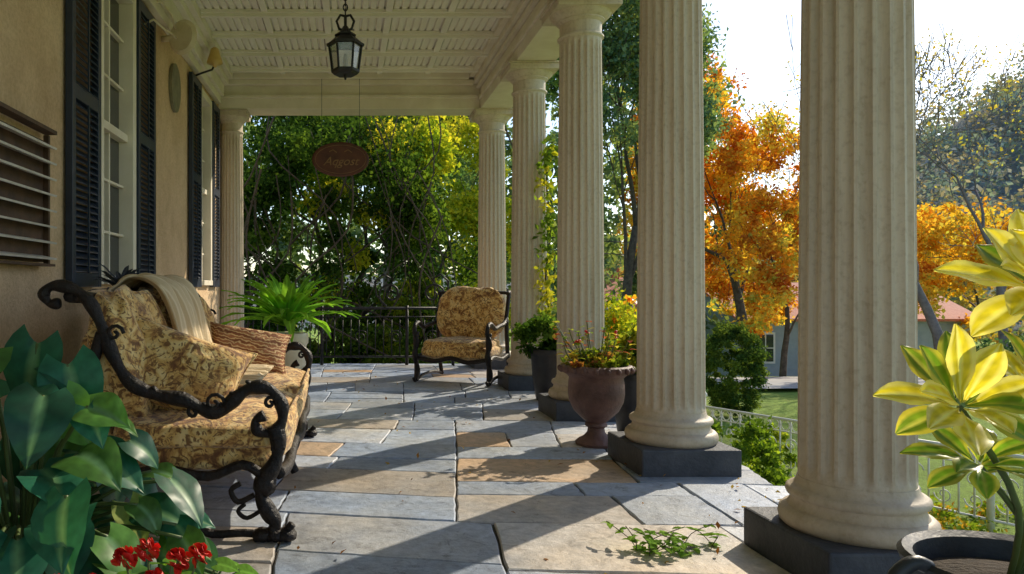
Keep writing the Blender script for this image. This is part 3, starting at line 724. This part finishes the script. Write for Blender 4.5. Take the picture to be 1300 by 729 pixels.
for k in range(60):
    a=2.4*k; el=math.radians(84-58*(k/60)); L=.50+.16*(k/60)*random.uniform(.7,1.2)
    d=Vector((math.cos(a)*math.cos(el),math.sin(a)*math.cos(el),math.sin(el)))
    g=random.uniform(.8,1.3); big_leaf(mb,Vector((-.50,6.25,.76))+d*.03,d,Vector((0,0,1))+Vector((math.cos(a),math.sin(a),0))*-.4,L,.095,(.18*g,.38*g,.05),'lance',random.uniform(.35,.85),.2)
mb.obj('leaves',M['leaf'],p,smooth=True)
pot('glazed_planter',-1.50,4.85,.13,.96)
p=empty('dark_spiky_plant'); mb=MB()
for k in range(26):
    a=2.4*k; el=math.radians(random.uniform(15,75)); d=Vector((math.cos(a)*math.cos(el)*.8,math.sin(a)*math.cos(el),math.sin(el)))
    big_leaf(mb,Vector((-1.46,4.85,1.06)),d,Vector((0,0,1)),random.uniform(.18,.28),.05,(.04,.05,.08),'lance',.5,.2,rib=(.07,.08,.11))
mb.obj('leaves',M['leafbig'],p,smooth=True)

# philodendron foreground left
rr=random.Random(3)
pot('clay_plant_pot',-.86,1.98,.20,.30,'terra')
p=empty('philodendron_plant'); mb=MB(); st=MB(); c0=Vector((-.86,1.98,.28))
for k in range(175):
    a=2.399*k; r_=.04+.56*math.sqrt(rr.random())
    x=c0.x+r_*math.cos(a)*1.05; y=c0.y+r_*math.sin(a)*.62-.08; h=max(1.0-.66*(max(r_-.05,0)/.56)**1.35+rr.uniform(-.30,.04)-(.10 if x>-.62 else 0),.16)
    base=Vector((x,y,h))
    st.tube(smooth_path([c0+Vector((0,0,-.02)),(c0+base)/2+Vector((0,0,.10)),base]),.005,6)
    d=Vector((math.cos(a)*.8+rr.gauss(0,.3),math.sin(a)*.4-.5+rr.gauss(0,.2),rr.uniform(-.75,.25)))
    g=rr.uniform(.55,1.45); L=rr.uniform(.12,.20)
    if x>-.58: L*=.85
    q_=rr.random()
    col=(.022*g,.12*g,.070*g) if q_<.70 else ((.10*g,.25*g,.05*g) if (q_<.93 or x<-.7) else (.35*g,.42*g,.12*g))
    big_leaf(mb,base,d,Vector((rr.gauss(0,.35),-.45+rr.gauss(0,.2),1)),L,L*.84,col,'heart',rr.uniform(.2,.9),.14,rib=(.16,.32,.15))
mb.obj('heart_leaves',M['leafbig'],p,smooth=True); st.obj('stems',M['stem'],p,smooth=True)
pot('clay_plant_pot',-.43,1.70,.11,.22,'terra')
p=empty('red_geranium'); mb=MB(); st=MB(); fl=MB(); c0=Vector((-.43,1.70,.22))
for k in range(80):
    a=2.4*k; r_=.04+.17*rr.random(); b_=c0+Vector((r_*math.cos(a),r_*math.sin(a),rr.uniform(.03,.24)))
    st.tube([c0,b_],.003,5); g=rr.uniform(.8,1.3)
    big_leaf(mb,b_,Vector((math.cos(a),math.sin(a)-.3,-.1)),Vector((0,-.2,1)),.055,.06,(.12*g,.24*g,.04*g),'heart',.3,.1)
for (dx,dy,dz) in ((-.01,-.05,.30),(.06,-.06,.28),(-.06,-.05,.28),(-.12,-.08,.23),(.10,-.03,.28),(-.2,-.08,.23),(.02,-.10,.25)):
    c=c0+Vector((dx,dy,dz)); st.tube([c0,c],.003,5)
    for j in range(34):
        d=Vector((rr.gauss(0,1),rr.gauss(0,1),rr.gauss(.3,1))).normalized()
        big_leaf(fl,c+d*.008,d,d.orthogonal(),.023,.026,(1,1,1),'obov',.5,.1)
fl.usec=False
mb.obj('leaves',M['leaf'],p,smooth=True); st.obj('stems',M['stem'],p); fl.obj('blossoms',M['red'],p,smooth=True)

# right foreground variegated plant
p=empty('iron_planter'); mb=MB(); px_,py_=1.46,1.60
prof=[(.01,0),(.12,0),(.13,.02),(.10,.05),(.06,.10),(.055,.18),(.09,.24),(.15,.30),(.19,.38),(.205,.45),(.225,.485),(.23,.50),(.22,.51),(.20,.50),(.19,.45),(.01,.45)]
mb.lathe(prof,px_,py_,48)
for s_ in (-1,1):
    mb.tube(smooth_path([(px_+s_*.20,py_,.38),(px_+s_*.27,py_,.40),(px_+s_*.29,py_,.47),(px_+s_*.25,py_,.51),(px_+s_*.215,py_,.50)]),.016,8)
mb.obj('planter_body',M['darkpot'],p,smooth=True,autos=50)
mb=MB(); mb.lathe([(.19,0),(.1,.02),(.01,.03)],px_,py_,24,0,.455); mb.obj('soil',M['soil'],p)
p=empty('variegated_shrub'); mb=MB(); st=MB(); rr=random.Random(14)
for (cx,cy,cz,L,n_,ax) in ((1.09,1.33,.885,.135,17,(-.15,-.75,.8)),(1.27,1.36,1.09,.165,18,(-.25,-.65,.8)),(1.20,1.42,.76,.11,11,(-.3,-.5,.9)),(1.30,1.42,.90,.13,14,(.2,-.6,.8)),(1.42,1.45,1.0,.15,12,(.3,-.4,.9)),(1.38,1.5,.74,.12,10,(.2,-.4,.9))):
    c=Vector((cx,cy,cz)); st.tube(smooth_path([(px_-.05,py_,.45),((px_+cx)/2+.04,(py_+cy)/2,(cz+.45)/2),c]),.006,6)
    ax=Vector(ax).normalized(); o1=ax.orthogonal().normalized()
    low=cz<.78
    for k in range(n_):
        a=2.4*k; el=math.radians(2+62*(k/n_)); o=Matrix.Rotation(a,3,ax)@o1
        d=o*math.cos(el)+ax*math.sin(el); g=rr.uniform(.75,1.2)
        if low or rr.random()<.2: col=(.14*g,.27*g,.035*g); rib=(.35,.42,.10); ed=(.5*g,.5*g,.1)
        elif rr.random()<.6: col=(.62*g,.54*g,.05*g); rib=(.80,.78,.40); ed=(.80*g,.74*g,.30)
        else: col=(.20*g,.32*g,.04*g); rib=(.6,.6,.2); ed=(.74*g,.66*g,.12)
        big_leaf(mb,c+d*.010,d,ax,L*rr.uniform(.7,1.1),L*.40,col,'obov',rr.uniform(-.1,.6),.25,rib=rib,edge=ed)
mb.obj('leaves',M['leafyel'],p,smooth=True); st.obj('stems',M['stem'],p,smooth=True)

# weeds + fallen leaves
p=empty('creeping_weed'); mb=MB(); st=MB(); rr=random.Random(5)
for k in range(15):
    x0=1.36+rr.uniform(-.20,.20); y0=3.10+rr.uniform(-.05,.07); dx=rr.uniform(-.24,.24)
    pts=smooth_path([(x0,y0,0),(x0+dx*.4,y0+rr.uniform(-.05,.05),.05),(x0+dx,y0+rr.uniform(-.08,.08),.05+rr.uniform(-.02,.05))]); st.tube(pts,.002,4)
    for q in pts[1::2]:
        for s_ in (-1,1):
            a=rr.uniform(0,6.28); g=rr.uniform(.7,1.4)
            big_leaf(mb,q,Vector((math.cos(a),math.sin(a),.2)),Vector((0,0,1)),rr.uniform(.03,.055),.028,(.16*g,.28*g,.05*g),'lance',.4,.2)
mb.obj('leaves',M['leaf'],p,smooth=True); st.obj('stems',M['bark'],p)
n=260; P=np.stack([np.concatenate([np.random.uniform(-.3,2.35,100),2.35-np.abs(np.random.normal(0,.35,n-100))]),np.random.uniform(2.6,10.2,n),np.full(n,.010)],1)
leaves('fallen_leaves',P,.034,np.array([(.30,.15,.05),(.38,.26,.08),(.2,.09,.04)])[np.random.randint(0,3,n)],M['leaf'],None,up=3)
p=empty('climbing_vine'); mb=MB(); pts=smooth_path([(2.13,8.00,.1),(2.17,7.99,.7),(2.12,7.97,1.2),(2.18,7.99,1.7),(2.13,7.97,2.2),(2.17,7.99,2.6)]); mb.tube(pts,.010,6); mb.obj('stem',M['bark'],p)
PP=np.array([list(q) for q in pts]); idx=np.random.randint(0,len(PP),560); P=PP[idx]+np.random.normal(0,.045,(560,3)); P[:,1]-=.04; P[:,0]-=.02
leaves('leaves',P,.078,palette_cols(idx,len(PP),[(.08,.15,.03),(.20,.30,.04),(.48,.44,.05)]),M['leaf'],p)

# ------------------------------------------------------------ terrain
def gz(x,y):
    t=max(0,min(1,(y-18)/27)); t=t*t*(3-2*t); return -1.5-2.4*t
xs=sorted(set(list(np.linspace(-600,-60,10))+list(np.linspace(-60,80,57))+list(np.linspace(80,900,12))))
ys=sorted(set(list(np.linspace(-300,-10,6))+list(np.linspace(-10,70,65))+list(np.linspace(70,1200,12))))
V=[(x,y,gz(x,y)+(.05*math.sin(x*.7)*math.cos(y*.5) if 14<y<70 else 0)) for y in ys for x in xs]
nx=len(xs); F=[(j*nx+i,j*nx+i+1,(j+1)*nx+i+1,(j+1)*nx+i) for j in range(len(ys)-1) for i in range(nx-1)]
mb=MB(); mb.add(V,F); mb.obj('ground',M['lawn'],None,smooth=True)
V=[];F=[]; pts=[(9.5,18.6,22.6),(12,18.8,22.6),(16,19.2,23.2),(22,20.2,24.4),(30,22,27),(44,26,32)]
for (x,a,b_) in pts:
    for k in range(9):
        y=a+(b_-a)*k/8; V.append((x,y,gz(x,y)+.07))
for i in range(len(pts)-1):
    for k in range(8): F.append((i*9+k,(i+1)*9+k,(i+1)*9+k+1,i*9+k+1))
mb=MB(); mb.add(V,F); mb.obj('driveway',M['asphalt'])
V=[];F=[]; nx,ny=90,30
for j in range(ny+1):
    for i in range(nx+1):
        x=-160+520*i/nx; y=75+220*j/ny
        t=min(1,(y-75)/110); t=t*t*(3-2*t)
        e=1/(1+math.exp(-(x/y-.74)*12))
        hgt=(8+56*e)*(1+.12*math.sin(x*.035)+.07*math.sin(x*.09+y*.05))
        V.append((x,y,-4.2+hgt*t+1.2*math.sin(x*.5)*math.cos(y*.4)*t))
for j in range(ny):
    for i in range(nx): F.append((j*(nx+1)+i,j*(nx+1)+i+1,(j+1)*(nx+1)+i+1,(j+1)*(nx+1)+i))
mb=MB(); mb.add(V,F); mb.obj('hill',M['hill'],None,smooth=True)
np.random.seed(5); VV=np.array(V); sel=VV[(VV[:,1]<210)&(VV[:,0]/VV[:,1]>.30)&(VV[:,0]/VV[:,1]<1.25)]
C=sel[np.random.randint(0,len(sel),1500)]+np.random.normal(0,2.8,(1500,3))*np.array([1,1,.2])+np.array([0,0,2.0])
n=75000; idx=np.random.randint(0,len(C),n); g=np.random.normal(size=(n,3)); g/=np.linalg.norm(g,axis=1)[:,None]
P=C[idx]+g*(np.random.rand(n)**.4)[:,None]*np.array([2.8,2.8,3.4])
leaves('hillside_forest',P,1.0,palette_cols(idx,len(C),[(.22,.30,.36),(.30,.37,.38),(.28,.34,.25),(.50,.38,.25),(.40,.39,.41)]),M['leaffar'])  # leaf colours lightened and blued to stand in for distance haze
def treeline(name,specs,n,size,pal,mat=None):
    A=[];I=[];o=0
    for (x,y,h,r_) in specs:
        P,idx=cloud((x,y,gz(x,y)+h*.5),(r_,r_,h*.5),30,r_*.38,n//len(specs)); A.append(P); I.append(idx+o); o+=30
    P=np.concatenate(A);I=np.concatenate(I); leaves(name,P,size,palette_cols(I,o,pal),mat or M['leaf'])
rs=random.Random(9)
sp=[(-28+i*1.45+rs.uniform(-.7,.7),rs.uniform(36,48),rs.uniform(14,20),rs.uniform(2.6,3.8)) for i in range(33)]
treeline('distant_trees',sp,56000,.44,[(.08,.15,.12),(.14,.22,.13),(.24,.30,.11),(.15,.22,.18)])  # far haze is mixed into these lighter, bluish leaf colours
sp=[(rs.uniform(17,58),rs.uniform(54,72),rs.uniform(7,12),rs.uniform(2.5,4)) for _ in range(36)]
treeline('distant_trees',sp,40000,.44,[(.12,.19,.15),(.20,.25,.13),(.55,.32,.09),(.55,.42,.12),(.25,.26,.22)])  # the paler blue-greens carry painted haze

np.random.seed(12)
DG=[(.022,.050,.013),(.055,.110,.022),(.13,.21,.035)]
p=make_tree('vine_covered_tree',(-.6,13.6,-1.5),6.6,2.6,.17,4,3,20000,.095,DG,.50,31,(30,60))
bush('hanging_foliage',(-.3,13.3,1.3),(2.3,1.0,2.6),130,.36,30000,.095,DG,parent=p)
mb=MB(); rv=random.Random(8)
for k in range(40):
    x=rv.uniform(-2.3,1.6); y=rv.uniform(11.8,12.8); zt=rv.uniform(2.2,4.4)
    pts=smooth_path([(x,y,zt),(x+rv.uniform(-.5,.5),y,zt-1),(x+rv.uniform(-1.1,1.1),y,zt-2.1),(x+rv.uniform(-1.5,1.5),y+.1,zt-3.4)]); mb.tube(pts,rv.uniform(.005,.02),5)
mb.obj('hanging_vines',M['bark'],p)
YG=[(.22,.32,.03),(.46,.48,.04),(.68,.58,.06)]
p=make_tree('yellow_green_maple',(1.8,14.6,-1.5),6.6,2.1,.12,4,3,21000,.10,YG,.42,44,(25,50))
p=empty('garden_shrub'); bush('foliage',(1.35,13.0,.1),(.95,.8,1.1),60,.22,11000,.08,[(.09,.16,.02),(.22,.32,.03),(.44,.48,.05)],parent=p)
p=empty('garden_shrub'); bush('foliage',(-1.6,12.0,-.2),(1.1,.6,1.0),60,.2,8000,.08,GREEN,parent=p)
p=empty('garden_shrub'); bush('foliage',(.3,12.2,-.45),(1.6,.5,1.0),70,.2,10000,.07,[(.05,.10,.018),(.11,.19,.03),(.22,.28,.05)],parent=p)
make_tree('evergreen_oak',(-4.5,17,-1.5),9.5,4.0,.25,4,3,20000,.16,DG,.8,51,(25,55))
make_tree('tall_green_tree',(5.4,22,-1.7),12.5,2.6,.2,4,3,22000,.16,[(.07,.16,.09),(.13,.23,.10),(.24,.32,.09)],.6,61,(18,42))
make_tree('tall_green_tree',(8.7,23.5,-1.9),14,2.0,.2,4,4,24000,.16,[(.10,.19,.14),(.17,.26,.15),(.30,.34,.12)],.55,62,(14,36),trunk=.22)
make_tree('tall_green_tree',(1.5,25,-2),13.5,4.2,.22,4,3,22000,.18,[(.06,.14,.08),(.12,.20,.09),(.24,.31,.09)],.8,63,(20,45))
OR=[(.50,.15,.03),(.70,.33,.04),(.80,.54,.08),(.46,.48,.10)]
make_tree('autumn_maple_tree',(14.0,26,-2.0),11.4,4.0,.2,4,4,34000,.17,OR,.55,71,(25,55),keep=.8)
make_tree('autumn_maple_tree',(13.4,23,-1.9),6.0,1.6,.11,4,3,11000,.14,OR,.38,72,(30,60),keep=.85,trunk=.45)
make_tree('autumn_maple_tree',(21.5,32,-2.5),7.6,3.2,.14,4,3,15000,.19,OR,.6,73,(30,60))
make_tree('autumn_maple_tree',(27,33,-3),7.5,3.6,.14,4,3,13000,.20,[(.6,.28,.03),(.7,.46,.06),(.5,.44,.09)],.7,74,(30,60))
make_tree('bare_tree',(18.4,23,-2),12.5,5.5,.18,5,3,900,.12,[(.5,.35,.08),(.4,.4,.08)],.5,81,(22,48),bark=M['barkgrey'])
make_tree('bare_tree',(22,25,-2),12.5,5.0,.16,5,3,900,.12,[(.5,.35,.08),(.4,.4,.08)],.5,82,(22,48),bark=M['barkgrey'])
make_tree('bare_tree',(16.0,30,-2),12.5,4.0,.14,4,3,2500,.14,[(.6,.4,.08),(.4,.4,.08)],.5,83,(22,45),bark=M['barkgrey'])
p=empty('round_conifer'); bush('foliage',(7.75,15,-.55),(.56,.56,.90),150,.13,26000,.055,[(.05,.10,.03),(.10,.16,.04),(.19,.25,.05)],parent=p,shell=.7)
p=empty('garden_shrub'); bush('foliage',(3.75,7.3,-.75),(.38,.5,.56),44,.14,6000,.06,[(.07,.13,.02),(.17,.27,.03),(.32,.40,.05)],parent=p)
p=empty('flowering_shrub'); bush('foliage',(3.15,8.8,-.1),(.5,.6,1.1),60,.17,9000,.055,[(.10,.19,.02),(.26,.36,.03),(.56,.52,.05)],parent=p)
bush('blossoms',(3.15,8.7,.35),(.45,.5,.7),40,.08,600,.055,[(.75,.2,.04),(.8,.5,.06)],parent=p)
p=empty('garden_shrub'); bush('foliage',(5.7,10,-1.15),(.28,.3,.4),30,.1,3000,.05,[(.10,.17,.02),(.22,.31,.03),(.36,.40,.05)],parent=p)
p=empty('garden_hedge'); bush('foliage',(18.5,17.5,-.9),(4.5,.9,1.0),160,.4,20000,.10,[(.04,.09,.06),(.08,.15,.07),(.16,.22,.08)],parent=p)
P,idx=cloud((6.0,7.6,-1.44),(2.2,1.4,.08),90,.2,6000); leaves('garden_groundcover',P,.07,palette_cols(idx,90,[(.10,.17,.02),(.22,.31,.03),(.45,.24,.04)]),M['leaf'])
p=empty('white_garden_fence'); mb=MB(); a=Vector((4.4,12.4,-1.5)); b_=Vector((7.6,6.4,-1.5)); n=48; up=Vector((0,0,1))
mb.tube([a+up*.86,b_+up*.86],.018,8); mb.tube([a+up*.14,b_+up*.14],.015,8); mb.tube([a+up*.70,b_+up*.70],.009,6)
dn=(b_-a).normalized()
for i in range(n+1):
    q=a.lerp(b_,i/n); big=i%12==0
    if big: mb.tube([q,q+up*1.0],.035,8); mb.puff(q+up*1.03,(.10,.10,.10),None,1,0,8)
    else: mb.tube([q+up*.14,q+up*.86],[.010,.010],6)
for i in range(n):
    q=a.lerp(b_,(i+.5)/n)+up*.78; mb.tube([q+dn*(.055*math.cos(t))+up*(.065*math.sin(t)) for t in np.linspace(0,2*math.pi,13)],.007,5)
    if i%2==0:
        for s_ in (1,-1):
            q2=a.lerp(b_,(i+1)/n)+up*(.42+s_*.11)
            mb.tube([q2+dn*(s_*(.085*(1-t)+.01)*math.cos(8.5*t))+up*(s_*(.085*(1-t)+.01)*math.sin(8.5*t)) for t in np.linspace(0,.95,18)],.007,5)
mb.obj('rails_and_scrolls',M['white'],p,smooth=True)

def house(name,x0,y0,x1,y1,zg,hw,hr,roof,wallm):
    p=empty(name); mb=MB(); mb.box((x0,y0,zg-.3),(x1,y1,zg+hw))
    n=int(hw/.2)
    for i in range(n): mb.box((x0-.02,y0-.02,zg+i*.2),(x1+.02,y0-.001,zg+i*.2+.17))
    xm=(x0+x1)/2; ym=(y0+y1)/2
    mb.add([(x0,y0,zg+hw),(x0,y1,zg+hw),(x0,ym,zg+hw+hr),(x1,y0,zg+hw),(x1,y1,zg+hw),(x1,ym,zg+hw+hr)],[(0,2,1),(3,4,5)])
    mb.obj('walls',wallm,p)
    mb=MB(); e=.4; zt=zg+hw
    for s_ in (0,1):
        ya=y0-e if s_==0 else y1+e; k=hr/(ym-y0); za=zt-e*k
        mb.add([(x0-e,ya,za),(x1+e,ya,za),(x1+e,ym,zt+hr),(x0-e,ym,zt+hr),(x0-e,ya,za+.12),(x1+e,ya,za+.12),(x1+e,ym,zt+hr+.12),(x0-e,ym,zt+hr+.12)],[(0,3,2,1),(4,5,6,7),(0,1,5,4),(1,2,6,5),(2,3,7,6),(3,0,4,7)])
    mb.box((xm-2.2,ym-.3,zt+hr-.4),(xm-1.6,ym+.3,zt+hr+.7)); mb.obj('roof',roof,p)
    mb=MB(); g=MB(); k=int((x1-x0)/1.9)
    for i in range(k):
        cx=x0+(i+.5)*(x1-x0)/k
        if i==k//2: mb.box((cx-.5,y0-.09,zg),(cx+.5,y0-.021,zg+2.15)); g.box((cx-.38,y0-.11,zg+.05),(cx+.38,y0-.092,zg+2.0)); continue
        a_,b2=zg+.8,zg+2.1
        mb.box((cx-.48,y0-.08,a_-.1),(cx+.48,y0-.021,b2+.1)); g.box((cx-.38,y0-.095,a_),(cx+.38,y0-.082,b2))
        mb.box((cx-.02,y0-.11,a_),(cx+.02,y0-.096,b2)); mb.box((cx-.38,y0-.112,(a_+b2)/2-.02),(cx+.38,y0-.097,(a_+b2)/2+.02))
    mb.obj('window_and_door_trim',M['trimw'],p); g.obj('window_panes',M['glass'],p)
house('clapboard_house',19.0,36,30,44,gz(0,36),2.9,1.6,M['roofred'],M['siding'])
house('clapboard_house',15.5,44.5,23,53,gz(0,44)-.1,3.9,1.7,M['roofred'],M['trimw'])
p=empty('patio_umbrella'); mb=MB(); ux,uy=13.4,36; z=gz(ux,uy)
mb.tube([(ux,uy,z),(ux,uy,z+3.5)],.04,8); mb.obj('pole',M['white'],p)
n=16; V=[(ux,uy,z+4.0)]+[(ux+1.3*math.cos(2*math.pi*i/n),uy+1.3*math.sin(2*math.pi*i/n),z+3.3) for i in range(n)]
mb=MB(); mb.add(V,[(0,1+i,1+(i+1)%n) for i in range(0,n,2)],0); mb.add(V,[(0,1+i,1+(i+1)%n) for i in range(1,n,2)],1); mb.obj('canopy',[M['roofred'],M['trimw']],p)
p=empty('utility_wire'); mb=MB()
for dz in (0,.5):
    mb.tube([(8+40*t,30+6*t,2.6+dz-1.2*4*t*(1-t)+2.2*t) for t in np.linspace(0,1,20)],.02,4)
mb.obj('cable',M['iron'],p)

# ------------------------------------------------------------ light, sky, camera
EL=32; AZ=47
w=bpy.data.worlds.new('World'); S.world=w; w.use_nodes=True; nt=w.node_tree
sk=nt.nodes.new('ShaderNodeTexSky'); sk.sky_type='NISHITA'; sk.sun_disc=False
sk.sun_elevation=math.radians(EL); sk.sun_rotation=math.radians(AZ); sk.dust_density=.6; sk.ozone_density=1.5
nt.links.new(sk.outputs[0],nt.nodes['Background'].inputs[0]); nt.nodes['Background'].inputs[1].default_value=.21
L=bpy.data.lights.new('sun','SUN'); L.energy=5; L.angle=math.radians(.6); L.color=(1,.88,.68)
lo=bpy.data.objects.new('sun',L); COL.objects.link(lo)
e,a=math.radians(EL),math.radians(AZ); d=Vector((math.sin(a)*math.cos(e),math.cos(a)*math.cos(e),math.sin(e)))
lo.rotation_euler=d.to_track_quat('Z','Y').to_euler(); lo.location=d*50
cam=bpy.data.cameras.new('camera'); co=bpy.data.objects.new('camera',cam); COL.objects.link(co)
cam.sensor_width=36; cam.lens=36*950/1300; cam.shift_x=.1615; cam.shift_y=0; cam.clip_end=3000; cam.clip_start=.05
co.location=(0,0,1.1); co.rotation_euler=(math.pi/2,0,0); S.camera=co
S.view_settings.view_transform='Standard'; S.view_settings.look='None'; S.view_settings.exposure=0
